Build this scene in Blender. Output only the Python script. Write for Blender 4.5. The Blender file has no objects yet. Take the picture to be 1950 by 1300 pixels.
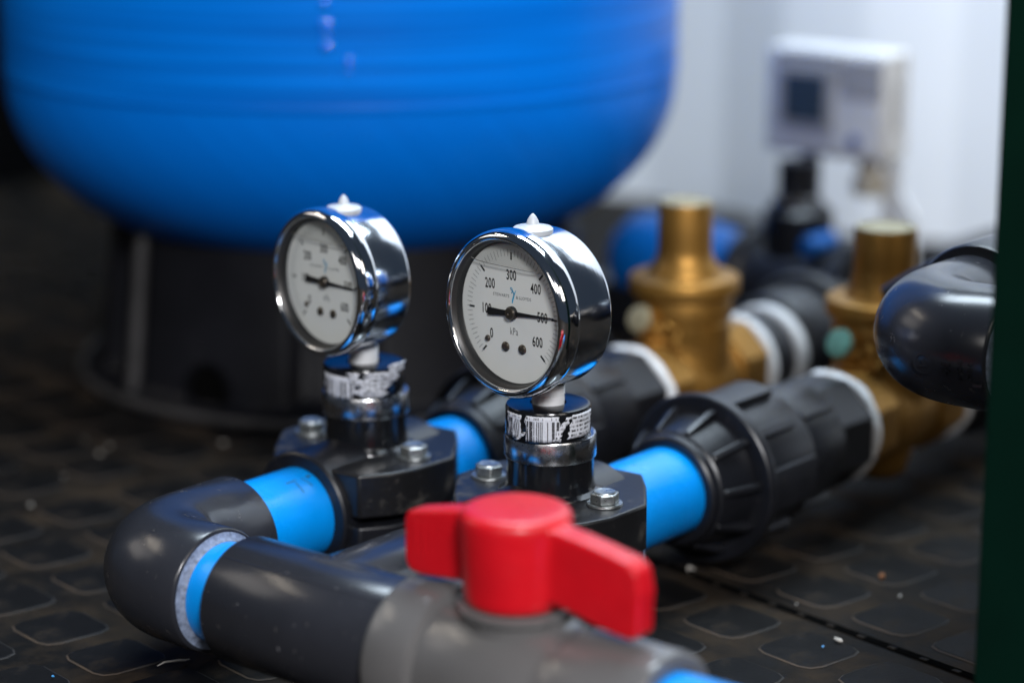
import bpy, math, random
from mathutils import Vector, Matrix
R_ = math.radians
random.seed(7)
scene = bpy.context.scene
COL = scene.collection

# ------------------------------------------------------------------ camera
CAM = Vector((0.71176, -0.63511, 0.37325))
PHI, THETA, FPX = 0.685911, 0.244583, 4718.3
cd = bpy.data.cameras.new('camera')
cd.sensor_width = 36.0
cd.lens = FPX * 36.0 / 1950.0
cd.clip_start, cd.clip_end = 0.02, 20
cd.dof.use_dof = True
cd.dof.focus_distance = 0.988
cd.dof.aperture_fstop = 3.5
cam = bpy.data.objects.new('camera', cd)
cam.location = CAM
cam.rotation_euler = (math.pi / 2 - THETA, 0, PHI)
COL.objects.link(cam)
scene.camera = cam

# ------------------------------------------------------------------ world, lamps, exposure
world = bpy.data.worlds.new('World')
scene.world = world
world.use_nodes = True
bg = world.node_tree.nodes['Background']
bg.inputs[0].default_value = (0.30, 0.42, 0.62, 1)
bg.inputs[1].default_value = 0.09

def area(name, loc, target, sx, sy, power, col):
    d = bpy.data.lights.new(name, 'AREA')
    d.shape = 'RECTANGLE'; d.size = sx; d.size_y = sy
    d.energy = power; d.color = col
    o = bpy.data.objects.new(name, d)
    o.location = loc
    o.rotation_euler = (Vector(target) - Vector(loc)).to_track_quat('-Z', 'Y').to_euler()
    COL.objects.link(o)
    return o
# daylight: open door behind the camera, low sun-warmed opening on the left
area('wall_fill_light', (-0.06, 0.47, 1.30), (-0.14, 0.92, 0.30), 0.8, 0.42, 27, (0.74, 0.88, 1.0))  # added lamp that brightens the back wall
area('door_opening_light', (1.42, -1.06, 1.18), (0.0, 0.25, 0.12), 0.32, 0.32, 37, (0.97, 0.97, 1.0))
area('side_opening_light', (1.75, -0.05, 1.00), (0.0, 0.25, 0.12), 0.80, 0.55, 6, (1.0, 0.92, 0.82))
area('front_fill_light', (0.55, -1.45, 0.90), (0.22, 0.15, 0.12), 0.60, 0.40, 3.4, (1.0, 0.96, 0.91))  # added fill for the dials and the right elbow
area('left_opening_light', (-1.15, -0.42, 0.74), (0.0, 0.05, 0.06), 0.60, 0.34, 1.1, (1.0, 0.92, 0.84))
area('left_streak_light', (-1.10, -0.33, 1.12), (0.08, 0.0, 0.06), 0.60, 0.05, 1.5, (1.0, 0.88, 0.72))  # added strip lamp for the bright streak reflected in the tee

scene.view_settings.view_transform = 'Standard'
scene.view_settings.look = 'None'
scene.view_settings.exposure = 0.0
scene.view_settings.gamma = 1.0
scene.view_settings.use_curve_mapping = False
scene.render.engine = 'CYCLES'
scene.cycles.use_denoising = True
scene.cycles.max_bounces = 8
scene.cycles.caustics_reflective = False
scene.cycles.caustics_refractive = False
scene.cycles.sample_clamp_indirect = 4.0

# pixel of the 1950 x 1300 photograph -> point on a plane of the place
_F = Vector((-math.sin(PHI) * math.cos(THETA), math.cos(PHI) * math.cos(THETA), -math.sin(THETA)))
_R = Vector((math.cos(PHI), math.sin(PHI), 0))
_U = _R.cross(_F)
def on(u, v, axis, val):
    d = _F + _R * ((u - 975) / FPX) + _U * ((650 - v) / FPX)
    return CAM + d * ((val - CAM[axis]) / d[axis])
def pix(p):
    d = Vector(p) - CAM
    t = d.dot(_F)
    return 975 + FPX * d.dot(_R) / t, 650 - FPX * d.dot(_U) / t, t

# ------------------------------------------------------------------ materials
def mat(name, col, rough=0.5, metal=0.0, var=0.0, vscale=60, bump=0.0, bscale=400, dust=None, dust_amt=0.0,
        dscale=90, coat=0.0, spec=0.5, rvar=0.0, stretch=None, sss=0.0):
    m = bpy.data.materials.new(name); m.use_nodes = True
    nt = m.node_tree; N = nt.nodes; L = nt.links
    b = N['Principled BSDF']
    b.inputs['Metallic'].default_value = metal
    b.inputs['Roughness'].default_value = rough
    b.inputs['Specular IOR Level'].default_value = spec
    b.inputs['Coat Weight'].default_value = coat
    b.inputs['Coat Roughness'].default_value = 0.12
    if sss:
        b.inputs['Subsurface Weight'].default_value = sss
        b.inputs['Subsurface Radius'].default_value = (0.004, 0.001, 0.001)
        b.inputs['Subsurface Scale'].default_value = 1.0
    tc = N.new('ShaderNodeTexCoord')
    src = tc.outputs['Object']
    if stretch:
        mp = N.new('ShaderNodeMapping'); mp.inputs['Scale'].default_value = stretch
        L.new(src, mp.inputs[0]); src = mp.outputs[0]
    def noise(scale, detail=4, rg=0.55):
        n = N.new('ShaderNodeTexNoise'); n.inputs['Scale'].default_value = scale
        n.inputs['Detail'].default_value = detail; n.inputs['Roughness'].default_value = rg
        L.new(src, n.inputs['Vector']); return n
    def mixc(fac, a, c):
        x = N.new('ShaderNodeMix'); x.data_type = 'RGBA'
        L.new(fac, x.inputs[0])
        for s, val in ((6, a), (7, c)):
            if hasattr(val, 'is_linked'): L.new(val, x.inputs[s])
            else: x.inputs[s].default_value = val
        return x.outputs[2]
    def ramp(fac, a, c):
        r = N.new('ShaderNodeMapRange'); r.inputs[1].default_value = a; r.inputs[2].default_value = c
        L.new(fac, r.inputs[0]); return r.outputs[0]
    c = (*col, 1)
    out = None
    if var:
        lo = (*[x * (1 - var) for x in col], 1); hi = (*[min(1, x * (1 + var)) for x in col], 1)
        out = mixc(ramp(noise(vscale).outputs[0], 0.3, 0.7), lo, hi)
    if dust:
        d1 = noise(dscale, 8, 0.68)
        f = ramp(d1.outputs[0], 0.62 - dust_amt * 0.3, 0.8)
        out = mixc(f, out if out else c, (*dust, 1))
        rr = N.new('ShaderNodeMapRange'); rr.inputs[3].default_value = rough; rr.inputs[4].default_value = min(1, rough + 0.35)
        L.new(f, rr.inputs[0]); L.new(rr.outputs[0], b.inputs['Roughness'])
    elif rvar:
        rr = N.new('ShaderNodeMapRange'); rr.inputs[1].default_value = .3; rr.inputs[2].default_value = .7
        rr.inputs[3].default_value = max(.02, rough - rvar); rr.inputs[4].default_value = rough + rvar
        L.new(noise(vscale * 1.7, 6).outputs[0], rr.inputs[0]); L.new(rr.outputs[0], b.inputs['Roughness'])
    if out is not None: L.new(out, b.inputs['Base Color'])
    else: b.inputs['Base Color'].default_value = c
    if bump:
        bn = N.new('ShaderNodeBump'); bn.inputs['Strength'].default_value = bump; bn.inputs['Distance'].default_value = 0.0006
        L.new(noise(bscale, 5).outputs[0], bn.inputs['Height']); L.new(bn.outputs[0], b.inputs['Normal'])
    return m

M = {}
M['black'] = mat('black_plastic', (0.0075, 0.0080, 0.0108), .37, var=.3, vscale=50, bump=.12, bscale=300, dust=(.06, .055, .05), dust_amt=.0, dscale=110)
M['black_dusty'] = mat('dusty_black_plastic', (0.008, 0.008, 0.009), .38, var=.3, bump=.15, bscale=250, dust=(.10, .09, .075), dust_amt=.25, dscale=60)
M['blackgloss'] = mat('glossy_black_plastic', (0.006, 0.0065, 0.008), .16, rvar=.05, bump=.03, bscale=200, dust=(.10, .09, .075), dust_amt=-.1, dscale=300)
M['stand'] = mat('stand_plastic', (0.006, 0.0063, 0.0085), .46, var=.3, vscale=20, bump=.2, bscale=150, spec=.16, dust=(.022, .022, .025), dust_amt=.0, dscale=25)
M['pvc'] = mat('dark_grey_pvc', (0.023, 0.0245, 0.031), .23, var=.14, vscale=30, bump=.05, bscale=120, dust=(.13, .12, .11), dust_amt=.0, dscale=170, rvar=.06)
M['scuff'] = mat('scuffed_pvc', (0.11, 0.11, 0.12), .5, var=.4, vscale=400)
M['litblack'] = mat('lit_edge_black_plastic', (0.030, 0.029, 0.030), .5, var=.4, vscale=60, bump=.2, bscale=200)  # paler black: light caught by the stand's edges, put into the colour
M['valve'] = mat('grey_valve_plastic', (0.125, 0.122, 0.122), .24, var=.06, vscale=30, bump=.05, bscale=200)
M['blue'] = mat('blue_pipe_plastic', (0.0, 0.29, 0.86), .30, var=.06, vscale=35, bump=.05, bscale=90, rvar=.06)
M['cement'] = mat('solvent_cement', (.20, .24, .33), .6, var=.45, vscale=500, bump=.5, bscale=900)
M['red'] = mat('red_plastic', (0.62, 0.006, 0.014), .34, var=.07, vscale=60, bump=.10, bscale=220, rvar=.07)
M['brass'] = mat('cast_brass', (0.33, 0.17, 0.036), .46, metal=.75, var=.28, vscale=55, bump=.55, bscale=700, rvar=.08)
M['brassm'] = mat('turned_brass', (0.30, 0.155, 0.032), .44, metal=.75, var=.18, vscale=40, bump=.12, bscale=300, rvar=.06)
M['patina'] = mat('brass_patina_top', (0.34, 0.30, 0.19), .5, metal=.5, var=.3, vscale=120, bump=.3)
M['teal'] = mat('green_plug', (0.09, 0.23, 0.19), .55, var=.25, vscale=200, bump=.2)
M['chrome'] = mat('polished_steel', (0.80, 0.81, 0.83), .07, metal=1, rvar=.02, vscale=60)
M['case'] = mat('brushed_steel', (0.72, 0.75, 0.80), .13, metal=1, rvar=.05, vscale=40, bump=.05, bscale=900, stretch=(.15, 1, .15))
M['innerring'] = mat('dark_steel_ring', (0.05, 0.048, 0.046), .42, metal=.6, rvar=.06)
M['steel'] = mat('steel_band', (0.50, 0.51, 0.53), .24, metal=1, var=.25, vscale=150, rvar=.1, bump=.08, bscale=300)
M['zinc'] = mat('zinc_bolt', (0.34, 0.36, 0.36), .34, metal=.9, var=.3, vscale=250, bump=.5, bscale=600, rvar=.1)
M['tape'] = mat('white_thread_tape', (0.80, 0.81, 0.82), .6, var=.05, vscale=300, bump=.5, bscale=500, stretch=(.3, .3, 2))
M['dial'] = mat('dial_white', (0.74, 0.75, 0.73), .55, var=.015, vscale=100)
M['ink'] = mat('black_ink', (0.008, 0.008, 0.009), .6)
M['greyink'] = mat('grey_ink', (0.10, 0.11, 0.12), .6)
M['logo'] = mat('blue_logo_ink', (0.03, 0.36, 0.62), .5, var=.5, vscale=300)
M['pointer'] = mat('pointer_black', (0.006, 0.006, 0.007), .5)
M['hub'] = mat('pointer_hub', (0.13, 0.11, 0.09), .3, metal=.8)
M['plug'] = mat('milky_plug', (0.56, 0.59, 0.63), .4)
M['green'] = mat('dark_green_paint', (0.0004, 0.0115, 0.0066), .8, var=.15, vscale=20, bump=.1, bscale=300, spec=.06)
M['wall'] = mat('white_painted_steel', (0.76, 0.77, 0.78), .5, var=.03, vscale=6, bump=.05, bscale=60)
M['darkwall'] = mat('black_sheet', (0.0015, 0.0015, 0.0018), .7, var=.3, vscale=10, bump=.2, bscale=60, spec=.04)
M['rubber'] = mat('black_rubber_floor', (0.007, 0.0067, 0.0066), .65, spec=.07, var=.4, vscale=30, bump=.4, bscale=500, dust=(.050, .035, .022), dust_amt=.65, dscale=22)
M['pad'] = mat('black_rubber_pad', (0.006, 0.0057, 0.0058), .6, spec=.09, var=.35, vscale=40, bump=.35, bscale=600, dust=(.034, .025, .017), dust_amt=.28, dscale=45)
M['rimdust'] = mat('dust_on_pad_rim', (0.018, 0.015, 0.013), .8, var=.5, vscale=40, bump=.4, bscale=500, dust=(.11, .066, .034), dust_amt=.5, dscale=13)
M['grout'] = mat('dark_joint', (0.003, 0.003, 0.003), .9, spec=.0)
M['box'] = mat('controller_plastic', (0.74, 0.72, 0.70), .45, var=.03)
M['boxgrey'] = mat('controller_label', (0.40, 0.385, 0.38), .5)
M['screen'] = mat('dark_screen', (0.045, 0.065, 0.085), .35)
M['badge'] = mat('badge_blue', (0.10, 0.14, 0.34), .4)
M['cream'] = mat('cream_plastic', (0.55, 0.50, 0.40), .5)
M['pumpblue'] = mat('pump_blue_paint', (0.0, 0.10, 0.38), .4, var=.1)
M['shred'] = mat('pale_shaving', (0.55, 0.52, 0.47), .5)
M['bluebit'] = mat('blue_shaving', (0.05, 0.30, 0.65), .4)
M['rustbit'] = mat('orange_grit', (0.42, 0.16, 0.05), .6)
M['mark'] = mat('faded_print', (0.015, 0.15, 0.36), .5, var=.3, vscale=300)

# tank: wound glass fibre under blue resin
def tank_material():
    m = bpy.data.materials.new('wound_blue_tank'); m.use_nodes = True
    nt = m.node_tree; N = nt.nodes; L = nt.links; b = N['Principled BSDF']
    tc = N.new('ShaderNodeTexCoord')
    def noise(sc, scale, detail):
        mp = N.new('ShaderNodeMapping'); mp.inputs['Scale'].default_value = sc
        L.new(tc.outputs['Object'], mp.inputs[0])
        n = N.new('ShaderNodeTexNoise'); n.inputs['Scale'].default_value = scale; n.inputs['Detail'].default_value = detail
        L.new(mp.outputs[0], n.inputs['Vector']); return n
    hoop = noise((0.8, 0.8, 46), 5, 6)          # hoop winding on the cylinder
    sep = N.new('ShaderNodeSeparateXYZ'); L.new(tc.outputs['Object'], sep.inputs[0])
    at = N.new('ShaderNodeMath'); at.operation = 'ARCTAN2'; L.new(sep.outputs[1], at.inputs[0]); L.new(sep.outputs[0], at.inputs[1])
    sp = N.new('ShaderNodeMath'); sp.operation = 'MULTIPLY_ADD'; sp.inputs[1].default_value = 5.0
    L.new(sep.outputs[2], sp.inputs[0]); L.new(at.outputs[0], sp.inputs[2])
    cv = N.new('ShaderNodeCombineXYZ'); L.new(sp.outputs[0], cv.inputs[0])
    pol = N.new('ShaderNodeTexNoise'); pol.inputs['Scale'].default_value = 13; pol.inputs['Detail'].default_value = 7; pol.inputs['Roughness'].default_value = .7
    L.new(cv.outputs[0], pol.inputs['Vector'])   # slanting polar winding on the dome
    zz = N.new('ShaderNodeMapRange'); zz.inputs[1].default_value = .174; zz.inputs[2].default_value = .182; L.new(sep.outputs[2], zz.inputs[0])
    soft = N.new('ShaderNodeMapRange'); soft.inputs[3].default_value = .32; soft.inputs[4].default_value = .62; L.new(pol.outputs[0], soft.inputs[0])
    h = N.new('ShaderNodeMix'); h.data_type = 'FLOAT'; L.new(zz.outputs[0], h.inputs[0]); L.new(soft.outputs[0], h.inputs[2]); L.new(hoop.outputs[0], h.inputs[3])
    big = noise((1, 1, 2), 9, 3)
    mx = N.new('ShaderNodeMix'); mx.data_type = 'RGBA'
    mr = N.new('ShaderNodeMapRange'); mr.inputs[1].default_value = .32; mr.inputs[2].default_value = .68
    L.new(h.outputs[0], mr.inputs[0]); L.new(mr.outputs[0], mx.inputs[0])
    mx.inputs[6].default_value = (0.0, 0.125, 0.56, 1); mx.inputs[7].default_value = (0.0, 0.22, 0.88, 1)
    b.inputs['Specular IOR Level'].default_value = .14
    L.new(mx.outputs[2], b.inputs['Base Color'])
    b.inputs['Roughness'].default_value = .36
    b.inputs['Coat Weight'].default_value = .04; b.inputs['Coat Roughness'].default_value = .06
    ad = N.new('ShaderNodeMath'); ad.operation = 'MULTIPLY_ADD'; ad.inputs[1].default_value = .6
    L.new(big.outputs[0], ad.inputs[0]); L.new(h.outputs[0], ad.inputs[2])
    bn = N.new('ShaderNodeBump'); bn.inputs['Strength'].default_value = .20; bn.inputs['Distance'].default_value = .0016
    L.new(ad.outputs[0], bn.inputs['Height']); L.new(bn.outputs[0], b.inputs['Normal'])
    return m
M['tank'] = tank_material()
M['glint_resin'] = mat('blue_glint_bead', (0.0, 0.16, 0.76), .10, coat=.5)  # for the added glint bumps on the tank

def glass_material(name, tint, refl):
    m = bpy.data.materials.new(name); m.use_nodes = True
    nt = m.node_tree; N = nt.nodes; L = nt.links
    N.remove(N['Principled BSDF'])
    t = N.new('ShaderNodeBsdfTransparent'); t.inputs[0].default_value = (*tint, 1)
    g = N.new('ShaderNodeBsdfGlossy'); g.inputs['Roughness'].default_value = .03
    lwt = N.new('ShaderNodeLayerWeight'); lwt.inputs[0].default_value = .5
    pw = N.new('ShaderNodeMath'); pw.operation = 'POWER'; pw.inputs[1].default_value = 5
    L.new(lwt.outputs['Facing'], pw.inputs[0])
    f = N.new('ShaderNodeMath'); f.operation = 'MULTIPLY_ADD'; f.inputs[1].default_value = .9; f.inputs[2].default_value = refl
    L.new(pw.outputs[0], f.inputs[0])
    mx = N.new('ShaderNodeMixShader')
    L.new(f.outputs[0], mx.inputs[0]); L.new(t.outputs[0], mx.inputs[1]); L.new(g.outputs[0], mx.inputs[2])
    L.new(mx.outputs[0], N['Material Output'].inputs[0])
    return m
M['glass'] = glass_material('window_glass', (.97, .98, .97), .045)
M['airgap'] = glass_material('air_over_glycerine', (.86, .86, .85), .01)
M['meniscus'] = mat('glycerine_edge', (.22, .22, .21), .15)

# sticker: bars printed along u, torn paper
def sticker_material(name, bars):
    m = bpy.data.materials.new(name); m.use_nodes = True
    nt = m.node_tree; N = nt.nodes; L = nt.links; b = N['Principled BSDF']
    b.inputs['Roughness'].default_value = .55
    uv = N.new('ShaderNodeUVMap')
    sep = N.new('ShaderNodeSeparateXYZ'); L.new(uv.outputs[0], sep.inputs[0])
    def math_(op, a, c=None):
        x = N.new('ShaderNodeMath'); x.operation = op
        for i, v in enumerate((a, c)):
            if v is None: continue
            if hasattr(v, 'is_linked'): L.new(v, x.inputs[i])
            else: x.inputs[i].default_value = v
        return x.outputs[0]
    if bars:
        cell = math_('FLOOR', math_('MULTIPLY', sep.outputs[0], 27))
        wn = N.new('ShaderNodeTexWhiteNoise'); wn.noise_dimensions = '1D'; L.new(cell, wn.inputs['W'])
        on_ = math_('GREATER_THAN', wn.outputs[0], .52)
        band = math_('LESS_THAN', sep.outputs[1], .80)
        f = math_('MULTIPLY', on_, band)
        # small digits above the bars
        c2 = math_('FLOOR', math_('MULTIPLY', sep.outputs[0], 34))
        w2 = N.new('ShaderNodeTexWhiteNoise'); w2.noise_dimensions = '1D'; L.new(c2, w2.inputs['W'])
        d = math_('MULTIPLY', math_('GREATER_THAN', w2.outputs[0], .72), math_('MULTIPLY', math_('GREATER_THAN', sep.outputs[1], .86), math_('LESS_THAN', sep.outputs[1], .96)))
        f = math_('ADD', f, d)
    else:
        row = math_('FLOOR', math_('MULTIPLY', sep.outputs[1], 11))
        odd = math_('GREATER_THAN', math_('MODULO', row, 2.0), .5)
        c2 = math_('FLOOR', math_('MULTIPLY', sep.outputs[0], 30))
        cv = N.new('ShaderNodeCombineXYZ'); L.new(c2, cv.inputs[0]); L.new(row, cv.inputs[1])
        w2 = N.new('ShaderNodeTexWhiteNoise'); w2.noise_dimensions = '2D'; L.new(cv.outputs[0], w2.inputs['Vector'])
        f = math_('MULTIPLY', math_('GREATER_THAN', w2.outputs[0], .45), odd)
    no = N.new('ShaderNodeTexNoise'); no.inputs['Scale'].default_value = 14; no.inputs['Detail'].default_value = 5
    L.new(uv.outputs[0], no.inputs['Vector'])
    worn = math_('GREATER_THAN', no.outputs[0], .37)
    f = math_('MULTIPLY', f, worn)
    mx = N.new('ShaderNodeMix'); mx.data_type = 'RGBA'; L.new(f, mx.inputs[0])
    mx.inputs[6].default_value = (.62, .64, .69, 1); mx.inputs[7].default_value = (.05, .05, .055, 1)
    L.new(mx.outputs[2], b.inputs['Base Color'])
    bn = N.new('ShaderNodeBump'); bn.inputs['Strength'].default_value = .5; bn.inputs['Distance'].default_value = .0004
    L.new(no.outputs[0], bn.inputs['Height']); L.new(bn.outputs[0], b.inputs['Normal'])
    return m
M['barcode'] = sticker_material('barcode_sticker', True)
M['smallprint'] = sticker_material('printed_sticker', False)

# ------------------------------------------------------------------ mesh helpers
class MB:
    def __init__(self): self.v, self.f, self.mi, self.cur = [], [], [], 0
    def add(self, vs, fs):
        n = len(self.v); self.v += [tuple(x) for x in vs]
        self.f += [tuple(i + n for i in f) for f in fs]; self.mi += [self.cur] * len(fs)
        return self
    def lathe(self, prof, axis='Z', at=(0, 0, 0), seg=64, closed=False):
        """prof: list of (radius, height) along the axis"""
        vs, fs, rings = [], [], []
        for r, h in prof:
            if r < 1e-7:
                rings.append([len(vs)]); vs.append((0, 0, h)); continue
            ring = []
            for k in range(seg):
                a = 2 * math.pi * k / seg
                ring.append(len(vs)); vs.append((r * math.cos(a), r * math.sin(a), h))
            rings.append(ring)
        pairs = list(zip(rings, rings[1:])) + ([(rings[-1], rings[0])] if closed else [])
        for a, b in pairs:
            for k in range(seg):
                k2 = (k + 1) % seg
                if len(a) == 1 and len(b) == 1: continue
                if len(a) == 1: fs.append((a[0], b[k2], b[k]))
                elif len(b) == 1: fs.append((a[k], a[k2], b[0]))
                else: fs.append((a[k], a[k2], b[k2], b[k]))
        return self.add([place(p, axis, at) for p in vs], fs)
    def cyl(self, r, h0, h1, axis='Z', at=(0, 0, 0), seg=48, ch=None):
        ch = min(r * .06, abs(h1 - h0) * .2) if ch is None else ch
        s = 1 if h1 > h0 else -1
        p = [(0, h0), (r - ch, h0)] + [(r - ch + ch * math.sin(t), h0 + s * ch * (1 - math.cos(t))) for t in (.5, 1.05, 1.5708)]
        p += [(r - ch + ch * math.sin(t), h1 - s * ch * (1 - math.cos(t))) for t in (1.5708, 1.05, .5)] + [(r - ch, h1), (0, h1)]
        return self.lathe(p, axis, at, seg)
    def box(self, x0, x1, y0, y1, z0, z1):
        return self.add([(x, y, z) for z in (z0, z1) for y in (y0, y1) for x in (x0, x1)],
                        [(0, 2, 3, 1), (4, 5, 7, 6), (0, 1, 5, 4), (2, 6, 7, 3), (0, 4, 6, 2), (1, 3, 7, 5)])
    def prism(self, poly, z0, z1, axis='Z', at=(0, 0, 0)):
        n = len(poly)
        vs = [(x, y, z0) for x, y in poly] + [(x, y, z1) for x, y in poly]
        fs = [tuple(range(n - 1, -1, -1)), tuple(range(n, 2 * n))]
        fs += [(k, (k + 1) % n, n + (k + 1) % n, n + k) for k in range(n)]
        return self.add([place(p, axis, at) for p in vs], fs)
    def tube(self, path, rad, seg=12, cap=True):
        path = [Vector(p) for p in path]; rings = []; vs = []; fs = []
        up = None
        for i, p in enumerate(path):
            d = (path[min(i + 1, len(path) - 1)] - path[max(i - 1, 0)]).normalized()
            if up is None:
                up = Vector((0, 0, 1)) if abs(d.z) < .9 else Vector((1, 0, 0))
            s = d.cross(up).normalized(); up = s.cross(d).normalized()
            r = rad[i] if isinstance(rad, (list, tuple)) else rad
            rings.append(len(vs))
            for k in range(seg):
                a = 2 * math.pi * k / seg
                vs.append(p + s * (r * math.cos(a)) + up * (r * math.sin(a)))
        for a, b in zip(rings, rings[1:]):
            for k in range(seg):
                k2 = (k + 1) % seg; fs.append((a + k, a + k2, b + k2, b + k))
        if cap:
            fs.append(tuple(rings[0] + k for k in range(seg - 1, -1, -1))); fs.append(tuple(rings[-1] + k for k in range(seg)))
        return self.add(vs, fs)
    def build(self, name, m, parent=None, smooth=True, angle=38, loc=None, bevel=None, remesh=None, kind=None):
        me = bpy.data.meshes.new(name); me.from_pydata(self.v, [], self.f)
        ms = m if isinstance(m, (list, tuple)) else [m]
        for x in ms: me.materials.append(M[x])
        me.polygons.foreach_set('material_index', self.mi)
        import bmesh
        bm = bmesh.new(); bm.from_mesh(me); bmesh.ops.recalc_face_normals(bm, faces=bm.faces); bm.to_mesh(me); bm.free()
        if smooth:
            me.polygons.foreach_set('use_smooth', [True] * len(me.polygons))
            if not remesh: me.set_sharp_from_angle(angle=R_(angle))
        o = bpy.data.objects.new(name, me); COL.objects.link(o)
        if loc is not None: o.location = loc
        if parent: o.parent = parent
        if remesh:
            r = o.modifiers.new('remesh', 'REMESH'); r.mode = 'VOXEL'; r.voxel_size = remesh[0]; r.use_smooth_shade = True
            s = o.modifiers.new('smooth', 'SMOOTH'); s.iterations = remesh[1]; s.factor = .5
        if bevel:
            b = o.modifiers.new('bevel', 'BEVEL'); b.width = bevel; b.segments = 3; b.limit_method = 'ANGLE'; b.angle_limit = R_(40)
            b.harden_normals = False
        if kind: o['kind'] = kind
        return o

def ragged(mb, amt, cx=0.0, cz=0.0, seed=0):
    """uneven wraps: nudges a ring around the Y axis in and out"""
    rnd = random.Random(seed); ph = [rnd.uniform(0, 6.28) for _ in range(4)]
    vs = []
    for x, y, z in mb.v:
        a = math.atan2(z - cz, x - cx); k = 1 + amt * (math.sin(3 * a + ph[0]) + .7 * math.sin(7 * a + ph[1]) + .5 * math.sin(13 * a + ph[2] + y * 900))
        vs.append((x * k, y + amt * .02 * math.sin(5 * a + ph[3]), z * k))
    mb.v = vs; return mb
def place(p, axis, at):
    x, y, z = p
    if axis == 'Y': x, y, z = x, z, -y          # height runs along +Y
    elif axis == 'X': x, y, z = z, x, y         # height runs along +X
    return (x + at[0], y + at[1], z + at[2])

def thing(name, loc, label, cat, group=None, rz=0.0):
    o = bpy.data.objects.new(name, None); COL.objects.link(o)
    o.empty_display_size = .01
    o.location = loc; o.rotation_euler = (0, 0, rz)
    o['label'] = label; o['category'] = cat
    if group: o['group'] = group
    return o
def tag(o, label, cat, group=None):
    o['label'] = label; o['category'] = cat
    if group: o['group'] = group
    return o

def ngon(n, r, rot=0.0):
    return [(r * math.cos(rot + 2 * math.pi * k / n), r * math.sin(rot + 2 * math.pi * k / n)) for k in range(n)]

def text_mb(s, size, sx=1.0, align='CENTER', extrude=0.0, spacing=1.0, offset=0.0):
    """text as an MB in its own XY plane"""
    cu = bpy.data.curves.new('t', 'FONT'); cu.body = s; cu.size = size; cu.align_x = align; cu.align_y = 'CENTER'
    cu.extrude = extrude; cu.resolution_u = 4; cu.space_character = spacing; cu.offset = offset
    o = bpy.data.objects.new('t', cu); COL.objects.link(o)
    bpy.context.view_layer.update()
    me = bpy.data.meshes.new_from_object(o.evaluated_get(bpy.context.evaluated_depsgraph_get()))
    mb = MB(); mb.add([(v.co.x * sx, v.co.y, v.co.z) for v in me.vertices], [tuple(p.vertices) for p in me.polygons])
    bpy.data.objects.remove(o); bpy.data.curves.remove(cu); bpy.data.meshes.remove(me)
    return mb

# ------------------------------------------------------------------ layout constants (metres)
ZP = 0.045            # axis height of the pipework
XF = 0.1043           # front run axis;  the rear run has x = 0, the header has y = 0
RP = 0.020            # 40 mm pipe
RS = 0.025            # socket outside radius

# ================================================================== SETTING
# floor
fl = MB().box(-1.2, 1.3, -1.2, 1.3, -.02, 0).build('floor', 'rubber', smooth=False)
fl['kind'] = 'structure'
ANG = R_(-10.5)
ca, sa = math.cos(ANG), math.sin(ANG)
def pad_mesh():
    hw, rc, n = .0162, .0065, 3
    def ring(inset, z):
        pts = []
        for cx, cy, a0 in ((1, 1, 0), (-1, 1, 90), (-1, -1, 180), (1, -1, 270)):
            for k in range(n):
                a = R_(a0 + 90 * k / (n - 1)); r = rc - inset
                pts.append((cx * (hw - rc) + r * math.cos(a), cy * (hw - rc) + r * math.sin(a), z))
        return pts
    r0, r1, r2 = ring(-.0008, .0002), ring(0, .0006), ring(.0006, .0008)
    m = len(r0); mb = MB()
    fs = [(k, (k + 1) % m, m + (k + 1) % m, m + k) for k in range(m)]
    mb.cur = 1; mb.add(r0 + r1, fs)
    mb.cur = 0; mb.add(r1 + r2, fs); mb.add(r2, [tuple(range(m))])
    return mb
PITCH = .0447
org = Vector((.195, .1905))
seam_off = .0125
cands = []
for i in range(-26, 14):
    for j in range(-10, 26):
        lx, ly = i * PITCH, j * PITCH
        if j >= 1: ly += seam_off           # the joint between two mats
        if i <= -9: lx -= seam_off
        x, y = org.x + lx * ca - ly * sa, org.y + lx * sa + ly * ca
        if x < -1.15 or x > 1.2 or y < -1.1 or y > 1.0: continue
        u, v, t = pix((x, y, 0))
        if t < .2: continue
        if -90 < u < 2040 and 380 < v < 1390: cands.append((t, x, y))
cands.sort()
proto = None
rest = MB()
base = pad_mesh()
for n, (t, x, y) in enumerate(cands):
    if n < 300:
        if proto is None:
            proto = base.build('pad', ['pad', 'rimdust'], fl); o = proto
        else:
            o = proto.copy(); COL.objects.link(o)
        o.location = (x, y, 0); o.rotation_euler = (0, 0, ANG)
    else:
        for fcur, fc in zip(base.mi, base.f):
            pass
        rest.mi += base.mi; k0 = len(rest.v)
        rest.v += [(x + a * ca - b * sa, y + a * sa + b * ca, c) for a, b, c in base.v]
        rest.f += [tuple(q + k0 for q in f) for f in base.f]
if rest.v:
    rest.build('far_pads', ['pad', 'rimdust'], fl, kind='stuff')
# joint between the mats with its locking tabs
def lw(lx, ly): return (org.x + lx * ca - ly * sa, org.y + lx * sa + ly * ca)
sj = PITCH / 2 + seam_off / 2
jm = MB(); a, b = lw(-.62, sj - .0024), lw(.5, sj - .0024); c, d = lw(.5, sj + .0024), lw(-.62, sj + .0024)
jm.add([(*p, .0006) for p in (a, b, c, d)], [(0, 1, 2, 3)])
jm.build('mat_joint', 'grout', fl, smooth=False)
tab = None
for k in range(-16, 14):
    lx = k * .0172 + .004
    if tab is None:
        tab = MB().box(-.0020, .0020, -.0013, .0013, .0002, .0011).build('joint_tab', 'rubber', fl, bevel=.0004); o = tab
    else:
        o = tab.copy(); COL.objects.link(o)
    x, y = lw(lx, sj - .0008)
    o.location = (x, y, 0); o.rotation_euler = (0, 0, ANG)

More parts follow.
